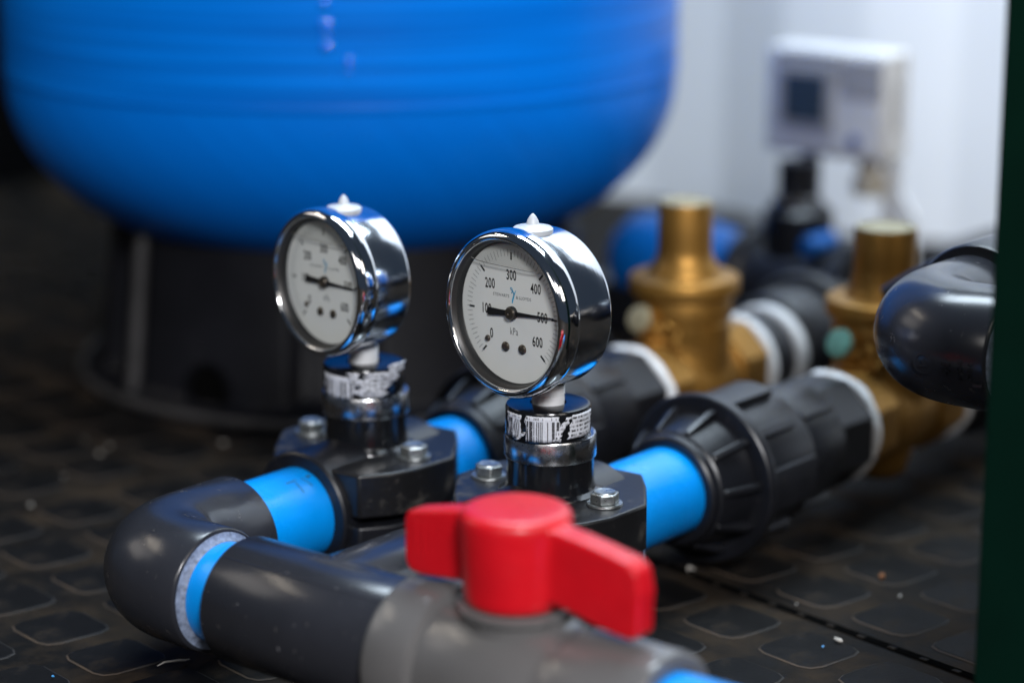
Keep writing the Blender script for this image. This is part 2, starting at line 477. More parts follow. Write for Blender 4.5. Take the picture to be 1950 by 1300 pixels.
# back wall: white painted corrugated steel
YW = 0.94
x1 = on(1488, 200, 1, YW).x
prof = []
x = x1 - .068 - .07 - .068 - .072 * 2 - .068 - .07 - .068
segs = [(.072, 0), (.068, 1), (.07, 0), (.068, -1)]
pts = [(x, YW)]; d = 0
k = 0
while pts[-1][0] < .50:
    w, s = segs[k % 4]; d += s * .036
    pts.append((pts[-1][0] + w, YW + d * .55)); k += 1
wm = MB(); vs = [(px, py, z) for z in (0, 1.2) for px, py in pts]; n = len(pts)
wm.add(vs, [(q, q + 1, n + q + 1, n + q) for q in range(n - 1)])
wb = wm.build('back_wall', 'wall', smooth=False)
wb['kind'] = 'structure'
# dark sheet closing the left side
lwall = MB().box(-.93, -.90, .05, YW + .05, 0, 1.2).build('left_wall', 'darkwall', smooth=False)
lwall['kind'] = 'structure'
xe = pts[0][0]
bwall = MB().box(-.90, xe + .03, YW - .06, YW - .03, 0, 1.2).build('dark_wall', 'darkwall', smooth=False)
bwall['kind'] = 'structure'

# green post on the right
gp = MB().box(.3115, .3715, .115, .165, 0, .75).build('green_post', 'green', smooth=False, bevel=.0015)
tag(gp, 'dark green upright post at the right edge, in front of the grey elbow', 'post')

# ================================================================== TANK
TX, TY, TR = -.279, .42, .1945
t = thing('tank', (TX, TY, 0), 'large blue wound-fibre water tank with rounded bottom behind both gauges', 'tank')
prof = []
for k in range(25):
    a = k / 24
    zz = .178 - .112 * (1 - a); rr = TR * max(0, 1 - (1 - a) ** 2.1) ** (1 / 2.1)
    prof.append((rr if k else 0, zz))
prof += [(TR + .0004, .182), (TR + .0006, .19), (TR + .0006, .30), (TR + .0008, .45), (TR + .0006, .6), (TR * .9, .67), (TR * .55, .715), (0, .73)]
MB().lathe(prof, seg=128).build('shell', 'tank', t, angle=60)
# edge of the hoop winding, then added bumps that stand in for glints
MB().lathe([(TR, .1795), (TR + .0006, .1802), (TR + .0009, .1815), (TR + .0007, .1835), (TR + .0003, .186)], seg=160).build('winding_edge', 'tank', t, angle=80)
for u, v, a, b in ((618, 8, .0032, .0022), (620, 47, .0045, .0034), (620, 62, .0034, .0014), (622, 90, .0038, .0028), (664, 116, .0030, .0024), (666, 136, .0024, .0010)):
    dr = _F + _R * ((u - 975) / FPX) + _U * ((650 - v) / FPX)
    o_, d_ = (CAM - Vector((TX, TY, 0))).xy, dr.xy
    qa, qb, qc = d_.dot(d_), o_.dot(d_), o_.dot(o_) - (TR + .0006) ** 2
    kk = (-qb - math.sqrt(qb * qb - qa * qc)) / qa
    pt = CAM + dr * kk - Vector((TX, TY, 0)); az = math.atan2(pt.x, -pt.y)
    bead = MB().lathe([(0, -1)] + [(math.cos(R_(q)), math.sin(R_(q))) for q in range(-75, 90, 15)] + [(0, 1)], 'Z', (0, 0, 0), 24).build('glint_bead', 'glint_resin', t, angle=180)
    bead.location = pt; bead.rotation_euler = (0, 0, az); bead.scale = (a, .0011, b)

s = thing('tank_stand', (TX, TY, 0), 'black moulded plastic stand with a round side hole under the blue tank', 'stand')
def lobed(levels, n=360):
    """levels: (radius, recess depth, z); raised panels 42 degrees wide, recesses 18 degrees"""
    mb = MB(); vs = []; fs = []
    for i, (r, dep, z) in enumerate(levels):
        for k in range(n):
            az = 360.0 * k / n                       # measured from -Y towards +X
            q = (az + 11) % 60
            e = min(q, 42 - q) if q < 42 else -min(q - 42, 60 - q)
            f = min(1, max(0, .5 - e / 3.0))
            rr = r - dep * f * f * (3 - 2 * f)
            a = R_(az - 90); vs.append((rr * math.cos(a), rr * math.sin(a), z))
        if i: fs += [((i - 1) * n + k, (i - 1) * n + (k + 1) % n, i * n + (k + 1) % n, i * n + k) for k in range(n)]
    return mb.add(vs, fs)
lobed([(.158, 0, 0), (.1585, 0, .003), (.158, 0, .006), (.156, 0, .0078), (.150, .002, .0092), (.1475, .008, .011), (.1460, .0105, .015), (.1375, .010, .092), (.1365, .006, .097), (.1355, .0, .101), (.1335, 0, .1035), (.130, 0, .104), (.127, 0, .100), (.125, 0, .05)]).build('skirt', 'stand', s, angle=60)
MB().tube([(.158 * math.cos(R_(4 * k)), .158 * math.sin(R_(4 * k)), .0052) for k in range(91)], .0028, 12, cap=False).build('base_lip', 'litblack', s)
hp_ = on(412, 735, 1, TY - .137) - Vector((TX, TY, 0))
haz = math.atan2(hp_.x, -hp_.y)
rz_ = [(.1505, .009), (.1500, .014), (.1485, .02), (.1420, .085), (.1395, .097)]
MB().tube([(r * math.sin(R_(-10.5)), -r * math.cos(R_(-10.5)), z) for r, z in rz_], .0042, 16).build('upright_rib', 'litblack', s)  # rib coloured paler for the highlight along this ridge
def on_skirt(o, r):
    o.location = (r * math.sin(haz), -r * math.cos(haz), hp_.z); o.rotation_euler = (R_(-6), 0, haz)
on_skirt(MB().lathe([(.0140, -.006), (.0140, .0006), (.0128, .0010), (.0118, .0004), (.0112, -.002)], 'Y', (0, 0, 0), 40).build('hole_rim', 'stand', s), .1450)
on_skirt(MB().lathe([(0, 0), (.0122, 0)], 'Y', (0, 0, 0), 40).build('hole', 'grout', s), .1470)  # flat black disc, painted shade for the inside of the hole

# ================================================================== BLUE PIPES
def pipe(name, axis, a, b, at, label):
    mb = MB().lathe([(RP - .003, a), (RP - .0008, a), (RP, a + .0008), (RP, b - .0008), (RP - .0008, b), (RP - .003, b)], axis, at, 64, closed=True)
    o = mb.build(name, 'blue'); return tag(o, label, 'pipe', 'blue pipe lengths')
DR = -.021                                 # rear run fittings sit this much nearer the header
NF = .2145                                 # nut front on the front run
rp = pipe('blue_pipe', 'Y', .026, .26, (0, 0, ZP), 'bright blue pipe through the rear saddle, from the corner elbow')
pipe('blue_pipe', 'Y', .026, .28, (XF, 0, ZP), 'bright blue pipe through the front saddle into the ribbed black nut')
pipe('blue_pipe', 'X', .026, .085, (0, 0, ZP), 'short blue pipe ring between the corner elbow and the tee')
pipe('blue_pipe', 'X', .205, .32, (0, 0, ZP), 'blue pipe leaving the red handled valve at the bottom edge')
# faded print on the rear pipe: worn strokes on the curve
def bent(mb, r, axis_at, y0, ang0, lift=.00012):
    """mb in XY: x runs along +Y of the pipe, y runs round it"""
    out = MB(); vs = []
    for x, y, z in mb.v:
        a = ang0 + y / r
        vs.append((axis_at[0] + (r + lift + z) * math.cos(a), y0 + x, axis_at[1] + (r + lift + z) * math.sin(a)))
    out.add(vs, mb.f); return out
for (x, y, w, h, rot) in ((-.004, .003, .0062, .0008, 0), (-.0025, -.0012, .0009, .006, .0), (.0032, .0005, .0008, .006, .3), (.0062, .003, .0028, .0016, .2)):
    b = MB(); g = []
    for q in range(5):
        for p_ in range(2):
            lx, ly = (q / 4 - .5) * w, (p_ - .5) * h
            if h > w: lx, ly = (p_ - .5) * w, (q / 4 - .5) * h
            g.append((x + lx * math.cos(rot) - ly * math.sin(rot), y + lx * math.sin(rot) + ly * math.cos(rot), 0))
    b.add(g, [(2 * q, 2 * q + 1, 2 * q + 3, 2 * q + 2) for q in range(4)])
    bent(b, RP, (0, ZP), .082, R_(58)).build('faded_print', 'mark', rp)

# ================================================================== GREY ELBOW, TEE, VALVE
def socket_end(mb, axis, at, h_in, h_out, r=RS, rin=RP + .0002, ch=.0012):
    s = 1 if h_out > h_in else -1
    return mb.lathe([(r, h_in), (r, h_out - s * ch), (r - ch * .4, h_out - s * ch * .3), (r - ch, h_out), (rin + .0008, h_out), (rin, h_out - s * .0008), (rin, h_out - s * .012)], axis, at, 80)
def elbow_mesh(rb=.024, L=.0475, L2=.0475, r=RS):
    """bend from +X arm to +Y arm, corner of the axes at the origin"""
    mb = MB()
    path = [(rb + .003, 0, 0)] + [(rb - rb * math.sin(a), rb - rb * math.cos(a), 0) for a in [R_(90 * k / 20) for k in range(21)]] + [(0, rb + .003, 0)]
    # path runs from (rb,0) to (0,rb)
    mb.tube(path, r, 80, cap=False)
    socket_end(mb, 'X', (0, 0, 0), rb + .003, L); socket_end(mb, 'Y', (0, 0, 0), rb + .003, L2)
    return mb
e = thing('pipe_elbow', (0, 0, ZP), 'dark grey plastic corner elbow at the lower left', 'elbow')
elbow_mesh(L=.0445, L2=.0535).build('body', 'pvc', e, angle=50)
MB().lathe([(RP + .0006, .0442), (RS - .0016, .0446), (RS - .0024, .0449), (RP + .0014, .0452), (RP + .0001, .0466), (RP + .0001, .0440)], 'X', (0, 0, 0), 80).build('cement_ring', 'cement', e)
te = thing('pipe_tee', (XF, 0, ZP), 'dark grey plastic tee joining the front blue pipe to the header', 'tee')
tm = MB(); L1 = .0455
tm.lathe([(RP + .0002, -L1 + .012), (RP + .0002, -L1 + .0008), (RP + .001, -L1), (RS - .0012, -L1), (RS - .0005, -L1 + .0003), (RS, -L1 + .0012), (RS, 0), (RS, L1 - .0012), (RS - .0005, L1 - .0003), (RS - .0012, L1), (RP, L1)], 'X', (0, 0, 0), 96)
socket_end(tm, 'Y', (0, 0, 0), 0, .052)
tm.build('body', 'pvc', te, angle=50)
am = R_(58)
MB().tube([(-L1 + .002 + (2 * L1 - .004) * k / 8, -RS * math.cos(am), RS * math.sin(am)) for k in range(9)], .00022, 6).build('mould_line', 'pvc', te)
for (u, v, sz) in ((530, 1235, .0011), (560, 1190, .0005), (452, 1150, .0005), (640, 1120, .0006)):
    dr = _F + _R * ((u - 975) / FPX) + _U * ((650 - v) / FPX)
    oy, oz, dy, dz = CAM.y, CAM.z - ZP, dr.y, dr.z
    qa, qb, qc = dy * dy + dz * dz, oy * dy + oz * dz, oy * oy + oz * oz - RS * RS
    pt = CAM + dr * ((-qb - math.sqrt(qb * qb - qa * qc)) / qa) - Vector((XF, 0, ZP))
    ch = MB().lathe([(1, 0), (.8, .25), (.35, .1), (0, -.2)], 'Z', (0, 0, 0), 9).build('chip', 'scuff', te)
    ch.location = pt; ch.scale = (sz * .6, sz, sz * .5); ch.rotation_euler = Vector((0, pt.y, pt.z)).to_track_quat('Z', 'Y').to_euler()
# smooth fillet where the branch leaves the run
fm = MB(); vs = []; nseg = 72
for k in range(nseg):
    a = 2 * math.pi * k / nseg
    cx, cz = math.cos(a), math.sin(a)
    r0 = RS + .0002; rr = .0045
    yj = math.sqrt(max(0, RS ** 2 - (RS * cz * .999) ** 2))
    for q in range(4):
        b = q / 3
        rad = RS * (1 + (rr / RS) * (1 - b) ** 2 * abs(cx) ** 2 * .8) + .00012
        y = math.sqrt(max(1e-9, (RS + .00012) ** 2 - (min(.999, abs(cz)) * RS) ** 2)) + rr * abs(cx) ** 2 * b ** 1.2 * 1.2
        vs.append((rad * cx, y, min(1, 1) * RS * 1.003 * cz))
fm.add(vs, [(k * 4 + q, ((k + 1) % nseg) * 4 + q, ((k + 1) % nseg) * 4 + q + 1, k * 4 + q + 1) for k in range(nseg) for q in range(3)])
fm.build('fillet', 'pvc', te, angle=70)

XV = .1938
bv = thing('ball_valve', (XV, 0, ZP), 'grey plastic ball valve with red butterfly handle in the foreground', 'valve')
vm = MB()
vm.lathe([(.021, -.050), (.0268, -.050), (.0288, -.0485), (.0295, -.0465), (.0295, -.030), (.0288, -.028), (.0262, -.0265), (.0262, -.024), (.0275, -.017), (.0285, -.008), (.0288, 0), (.0285, .008), (.0275, .016), (.0258, .022), (.0250, .026), (.0262, .029), (.0268, .033), (.0268, .064), (.0262, .0665), (.0248, .0675), (.0205, .0675)], 'X', (0, 0, 0), 80)
vm.build('body', 'valve', bv, angle=35)
MB().lathe([(.0185, .012), (.0185, .0268), (.0178, .0275), (.0172, .0278), (0, .0278)], 'Z', (0, 0, 0), 64).build('bonnet', 'valve', bv)
MB().lathe([(.0205, .0275), (.0205, .0297), (.0195, .0302), (0, .0302)], 'Z', (0, 0, 0), 64).build('stem_ring', 'valve', bv)
MB().box(.0135, .0205, -.004, .004, .020, .0305).build('stop_lug', 'valve', bv, bevel=.001)
hm = MB()
hz0, hz1 = .0305, .0640
hm.lathe([(0, hz0), (.0178, hz0), (.0186, hz0 + .003), (.0186, hz0 + .004), (.0200, hz1 - .004), (.0197, hz1 - .0015), (.0185, hz1), (.016, hz1 + .0008), (0, hz1 + .0012)], 'Z', (0, 0, 0), 64)
def wing(sg, th):
    # outline in x,z, extruded along y; upright paddle thinner at the outer end
    out = [(.008, hz0 + .004), (.020, hz0 + .004), (.030, hz0 + .0025), (.042, hz0 - .0002), (.0530, hz0 - .0012), (.0562, hz0 + .001), (.0568, hz0 + .016), (.0552, hz0 + .0235), (.051, hz0 + .0262), (.040, hz0 + .0282), (.030, hz0 + .0298), (.018, hz0 + .0312), (.008, hz0 + .0315)]
    if sg < 0:
        out = [(.008, hz0 + .004), (.020, hz0 + .0035), (.030, hz0 + .0025), (.041, hz0 + .0015), (.0462, hz0 + .0025), (.0480, hz0 + .006), (.0480, hz0 + .0215), (.0466, hz0 + .0245), (.043, hz0 + .0255), (.034, hz0 + .0275), (.025, hz0 + .0295), (.018, hz0 + .0305), (.008, hz0 + .0305)]
    n = len(out); vs = []
    for side in (-1, 1):
        for x, z in out:
            vs.append((sg * x, side * (th - .0008 * (x - .01) / .045), z))
    fs = [tuple(range(n)), tuple(range(2 * n - 1, n - 1, -1))] + [(k, (k + 1) % n, n + (k + 1) % n, n + k) for k in range(n)]
    hm.add(vs, fs)
wing(1, .0058); wing(-1, .0058)
h_ = hm.build('handle', 'red', bv, remesh=(.0007, 24)); 
for k in range(6):
    MB().box(-.0425 + k * .0036, -.0413 + k * .0036, -.00545, -.0040, hz0 + .0085, hz0 + .0225).build('grip_ridge', 'red', h_, bevel=.0003)

# ================================================================== SADDLES
def saddle(x, y, label, rz=0):
    t = thing('clamp_saddle', (x, y, ZP), label, 'pipe clamp', 'black clamp saddles on the blue pipes', rz)
    half = [(43, -15), (43.5, 8), (37, 17), (28, 29), (17, 41), (-31, 39), (-39, 27)]
    poly = [(a / 1000, b / 1000) for a, b in half] + [(-a / 1000, -b / 1000) for a, b in half]
    up = MB(); up.prism(poly, .0022, .0215)
    up.build('upper_clamp', 'black_dusty', t, bevel=.0012, smooth=True)
    arch = MB().lathe([(RP + .0003, -.0425), (.0255, -.0425), (.0265, -.0415), (.0265, .0310), (.0255, .0320), (RP + .0003, .0320)], 'Y', (0, 0, 0), 64)
    arch.build('pipe_collar', 'black', t)
    lo = MB(); lo.prism(poly, -.020, -.0015)
    lo.build('lower_clamp', 'black', t, bevel=.0012)
    bb = MB().lathe([(.0225, .0195), (.0215, .0220), (.0188, .0232), (.0181, .0250), (.0179, .0368), (0, .0368)], 'Z', (0, 0, 0), 72)
    bb.build('boss', 'blackgloss', t)
    MB().lathe([(.0176, .0366), (.0188, .0366), (.0190, .0372), (.0190, .0452), (.0186, .0460), (.0176, .0463), (.0165, .0460)], 'Z', (0, 0, 0), 72).build('steel_band', 'steel', t)
    for i, (sx, rot) in enumerate(((-1, .3), (1, .9))):
        bx = sx * .0305
        b = MB(); b.lathe([(0, .0214), (.0072, .0214), (.0074, .0218), (.0072, .0226), (0, .0226)], 'Z', (bx, -.003, 0), 32)
        b.build('washer', 'zinc', t)
        hb = MB(); hb.prism(ngon(6, .0061, rot), .0225, .0268, 'Z', (bx, -.003, 0))
        ho = hb.build('bolt', 'zinc', t, bevel=.0006)
        MB().lathe([(.0048, .0266), (.0044, .0273), (.0034, .0271), (0, .0269)], 'Z', (bx, -.003, 0), 24).build('bolt_crown', 'zinc', ho)
    # reinforcing webs beside the boss
    for sy in (-1, 1):
        MB().box(-.0016, .0016, min(sy * .017, sy * .030), max(sy * .017, sy * .030), .0205, .0255).build('web', 'black', t, bevel=.0006)
    return t
sF = saddle(XF, .1320, 'black bolted saddle clamp on the front blue pipe, just behind the red handle')
sR = saddle(0, .1335, 'black bolted saddle clamp on the rear blue pipe, by the tank stand')

# ================================================================== REDUCING BUSHES with torn stickers
def patch(name, r, z0, z1, a0, a1, m, parent, jag=.00028, seed=1, lift=.00025, cols=24, rows=8, skew=0):
    rnd = random.Random(seed); mb = MB(); vs = []; uvs = []
    lj = [rnd.uniform(-1, 1) for _ in range(rows + 1)]; rj = [rnd.uniform(-1, 1) for _ in range(rows + 1)]
    tj = [rnd.uniform(-1, 1) for _ in range(cols + 1)]; bj = [rnd.uniform(-1, 1) for _ in range(cols + 1)]
    for i in range(rows + 1):
        for j in range(cols + 1):
            fu, fv = j / cols, i / rows
            a = a0 + (a1 - a0) * fu + (lj[i] * (1 - fu) + rj[i] * fu) * jag * 2.2 / r + skew * (fv - .5)
            z = z0 + (z1 - z0) * fv + (bj[j] * (1 - fv) + tj[j] * fv) * jag * .35
            w = lift + .00022 * (1 + math.sin(a * 60 + fv * 9 + seed)) * rnd.uniform(.3, 1)
            vs.append(((r + w) * math.cos(a), (r + w) * math.sin(a), z)); uvs.append(((a - a0) * r * 100, fv))
    W = cols + 1
    mb.add(vs, [(i * W + j, i * W + j + 1, (i + 1) * W + j + 1, (i + 1) * W + j) for i in range(rows) for j in range(cols)])
    o = mb.build(name, m, parent, angle=80)
    uv = o.data.uv_layers.new(name='UVMap')
    for lp in o.data.loops: uv.data[lp.index].uv = uvs[lp.vertex_index]
    so = o.modifiers.new('thick', 'SOLIDIFY'); so.thickness = .0001
    return o
def bush(x, y, z, label, front):
    t = thing('reducing_bush', (x, y, z), label, 'pipe fitting', 'black reducing bushes under the gauges')
    MB().lathe([(.0165, -.002), (.0172, -.001), (.0176, 0), (.0176, .0117), (.0171, .0126), (.0160, .0130), (.0075, .0130), (.0072, .0120)], 'Z', (0, 0, 0), 72).build('body', 'blackgloss', t)
    # directions: the camera sees angles from about -140 to +40 degrees
    if front:
        patch('sticker', .0176, .0012, .0112, R_(-117), R_(-90), 'barcode', t, seed=3)
        patch('sticker', .0176, .0008, .0114, R_(-83), R_(-36), 'barcode', t, seed=5)
        patch('sticker', .0176, .0018, .0116, R_(-22), R_(22), 'smallprint', t, seed=8, skew=.12)
        patch('sticker_curl', .0179, .0014, .0112, R_(-38), R_(-30), 'smallprint', t, seed=12, lift=.0008, cols=6, skew=.3, jag=.0003)
        patch('sticker_curl', .0178, .0008, .0045, R_(-92), R_(-86), 'smallprint', t, seed=13, lift=.0006, cols=6, skew=.25, jag=.0003)
    else:
        patch('sticker', .0176, .0002, .0098, R_(-118), R_(-58), 'barcode', t, seed=21, jag=.0009)
        patch('sticker', .0176, .0012, .0118, R_(-50), R_(-14), 'smallprint', t, seed=22, jag=.0012, lift=.0008, skew=.2)
        patch('sticker_curl', .0182, .0075, .0150, R_(-16), R_(10), 'smallprint', t, seed=23, lift=.0012, jag=.0012, skew=.3)
        patch('sticker_curl', .0180, .0030, .0120, R_(-58), R_(-46), 'smallprint', t, seed=24, lift=.0010, cols=8, jag=.0008, skew=-.4)
    return t
ZB = ZP + .0460
bF = bush(XF, .1305, ZB, 'black reducing bush with torn barcode sticker under the front gauge', True)
bR = bush(0, .1325, ZB, 'black reducing bush with crumpled white sticker under the rear gauge', False)

# ================================================================== GAUGES
GZ = .1447
def dial_text(parent, s, x, z, size, sx, m, name, y, spacing=1.0, offset=0.0):
    tm_ = text_mb(s, size, sx, spacing=spacing, offset=offset)
    o = MB(); o.add([(x + a, y, z + b) for a, b, c in tm_.v], tm_.f)
    return o.build(name, m, parent, smooth=False)
def gauge(x, y, yaw, dn, label, reading, rb=1.0):
    z0 = ZB + .0130
    t = thing('pressure_gauge', (x, y, z0), label, 'gauge', 'liquid filled pressure gauges', -yaw)
    t.scale = (rb, rb, rb)
    zc = GZ - z0; F = -dn - .0042           # centre height, front plane (local y)
    A = (0, 0, zc)
    # case and bezel (axis along local Y)
    MB().lathe([(.0318, F + .006), (.0322, F + .0068), (.0322, F + .0287), (.0318, F + .0300), (.0308, F + .0308), (.027, F + .0312), (0, F + .0312)], 'Y', A, 128).build('case', 'case', t)
    bz = MB().lathe([(.0325, F + .0098), (.0336, F + .0098), (.0341, F + .0090), (.0343, F + .0075), (.0343, F + .0050), (.0341, F + .0032), (.0336, F + .0018), (.0328, F + .0007), (.0319, F + .0001), (.0311, F - .0001), (.0306, F + .0002), (.0303, F + .0007), (.0302, F + .0012)], 'Y', A, 160)
    bz.build('bezel', 'chrome', t, angle=50)
    MB().lathe([(.0303, F + .0010), (.0297, F + .0018), (.0292, F + .0026), (.0291, F + .0031)], 'Y', A, 128).build('inner_ring', 'innerring', t)
    MB().lathe([(.0291, F + .0031), (.0290, F + .0055), (.0286, F + .0060)], 'Y', A, 96).build('dial_wall', 'pointer', t)
    MB().lathe([(0, F + .0031), (.0292, F + .0031)], 'Y', A, 96).build('glass', 'glass', t)
    yd = F + .0061
    dl = MB().lathe([(0, yd), (.0291, yd)], 'Y', A, 96).build('dial', 'dial', t)
    rho = R_(-2.0); dl.rotation_euler = (0, rho, 0); dl.location = Vector(A) - Matrix.Rotation(rho, 3, 'Y') @ Vector(A)
    yi = yd - .00008
    def P(dx, dz): return dx, zc + dz
    # scale
    mj = MB(); mn = MB()
    def tick(mb, val, r0, r1, w):
        a = R_(225 - val / 600 * 270); d = (math.cos(a), math.sin(a)); p = (-d[1], d[0])
        mb.add([(d[0] * r + p[0] * s * w, yi, zc + d[1] * r + p[1] * s * w) for r, s in ((r0, -1), (r1, -1), (r1, 1), (r0, 1))], [(0, 1, 2, 3)])
    for v in range(0, 601, 10):
        if v % 100 == 0: tick(mj, v, .0216, .0246, .00042)
        tick(mn, v, .0230 if v % 50 else .0220, .0258, .00009)
    mj.build('major_scale_marks', 'ink', dl, smooth=False); mn.build('minor_scale_marks', 'greyink', dl, smooth=False)
    for s, dx, dz in (('0', -.0122, -.0099), ('100', -.0148, 0), ('200', -.0124, .0106), ('300', -.0002, .0152), ('400', .0133, .0112), ('500', .0166, 0), ('600', .0136, -.0102)):
        px_, pz = P(dx, dz); dial_text(dl, s, px_, pz, .0057, .63, 'ink', 'numeral', yi, 1.08, .00011)
    dial_text(dl, 'kPa', .0006, zc - .0076, .0042, .72, 'greyink', 'unit_lettering', yi, 1.1)
    dial_text(dl, 'STEWARTS', -.0062, zc + .0066, .00178, 1.05, 'greyink', 'maker_lettering', yi, 1.0)
    dial_text(dl, '& LLOYDS', .0064, zc + .0066, .00178, 1.05, 'greyink', 'maker_lettering', yi, 1.0)
    lg = MB()
    def ribbon(pts, w):
        vs = []
        for i, p in enumerate(pts):
            q0, q1 = pts[max(i - 1, 0)], pts[min(i + 1, len(pts) - 1)]
            dx, dz = q1[0] - q0[0], q1[1] - q0[1]; l = math.hypot(dx, dz) or 1; ww = w[i] if isinstance(w, list) else w
            vs += [((p[0] - dz / l * ww) * .001, yi - .00002, zc + (p[1] + dx / l * ww) * .001), ((p[0] + dz / l * ww) * .001, yi - .00002, zc + (p[1] - dx / l * ww) * .001)]
        lg.add(vs, [(2 * i, 2 * i + 1, 2 * i + 3, 2 * i + 2) for i in range(len(pts) - 1)])
    ribbon([(-.35, 8.0), (.35, 8.9), (.1, 10.0), (-.55, 10.35), (-.95, 9.9), (-.5, 9.5), (.5, 9.0), (1.0, 7.9), (1.1, 7.0)], [.2, .22, .2, .2, .15, .15, .25, .25, .2])
    ribbon([(2.2, 9.4), (1.5, 8.2), (.9, 6.8), (.3, 5.2), (0, 4.0)], [.1, .25, .35, .42, .2])
    lg.build('logo', 'logo', dl, smooth=False)
    # screws and stop pin
    for dx, dz, r in ((-.0042, -.0142, .0020), (.0052, -.0142, .0020), (-.0143, -.0121, .0013)):
        MB().lathe([(r, -.0000), (r, -.0005), (r * .8, -.0009), (r * .25, -.0011), (0, -.0008)], 'Y', (dx, yd, zc + dz), 24).build('dial_screw', 'hub', dl)
    # pointer
    a = R_(225 - reading / 600 * 270); d = (math.cos(a), math.sin(a)); p = (-d[1], d[0]); yp = yd - .0012
    pm = MB()
    out = [(-.0132, .0), (-.0132, .00135), (-.0125, .0016), (-.006, .00115), (0, .00105), (.009, .0006), (.0185, .0003), (.0235, .00018)]
    pts_ = out + [(l, -w) for l, w in reversed(out[1:])]
    n = len(pts_)
    vs = [(d[0] * l + p[0] * w, yy, zc + d[1] * l + p[1] * w) for yy in (yp, yp + .0004) for l, w in pts_]
    pm.add(vs, [tuple(range(n)), tuple(range(2 * n - 1, n - 1, -1))] + [(k, (k + 1) % n, n + (k + 1) % n, n + k) for k in range(n)])
    po = pm.build('pointer', 'pointer', t, smooth=False)
    MB().lathe([(.0028, .0016), (.0028, .0002), (.0026, 0)], 'Y', (0, yp - .0004, zc), 40).build('hub_rim', 'pointer', po)
    MB().lathe([(.0026, 0), (.0023, -.0006), (.0016, -.0008), (.0006, -.0008), (.0003, -.0005), (0, -.0005)], 'Y', (0, yp - .0004, zc), 40).build('hub', 'hub', po)
    # glycerine level
    lv = .0192; hw = math.sqrt(.0290 ** 2 - lv ** 2)
    me = []; pth = []
    for k in range(25):
        f = -1 + 2 * k / 24
        pth.append((f * hw, F + .0037, zc + lv - .0002 + .0012 * abs(f) ** 6))
    MB().tube(pth, .00017, 8).build('liquid_edge', 'meniscus', t)
    ag = MB(); seg_ = []
    a0 = math.asin(lv / .0290)
    for k in range(25):
        aa = a0 + (math.pi - 2 * a0) * k / 24; seg_.append((.0290 * math.cos(aa), F + .0038, zc + .0290 * math.sin(aa)))
    ag.add(seg_, [tuple(range(25))]); ag.build('air_gap', 'airgap', t, smooth=False)
    # filler plug on the crown
    pl = MB().lathe([(.0082, .0312), (.0082, .0328), (.0074, .0335), (.0034, .0341), (.0026, .0347), (.0022, .0362), (.0013, .0378), (.0004, .0388), (0, .0389)], 'Z', (0, F + .0175, zc), 40)
    pl.build('filler_plug', 'plug', t)
    # stem: hex, taped thread
    MB().lathe([(.0064, -.004), (.0066, .0), (.0067, .0012), (.0066, .0036), (.0068, .0038), (.0067, .0072), (.0062, .0080)], 'Z', (0, 0, 0), 40).build('thread_tape', 'tape', t)
    MB().prism(ngon(6, .0076, .3), .0076, .0125, 'Z', (0, 0, 0)).build('stem', 'steel', t, bevel=.0005)
    return t
gF = gauge(XF, .1305, R_(5.55), .0226, 'front chrome pressure gauge with sharp white dial, needle on 500', 491)
gR = gauge(0, .1325, R_(8.4), .0236, 'rear chrome pressure gauge, its dial out of focus, nearer the blue tank', 499, .935)

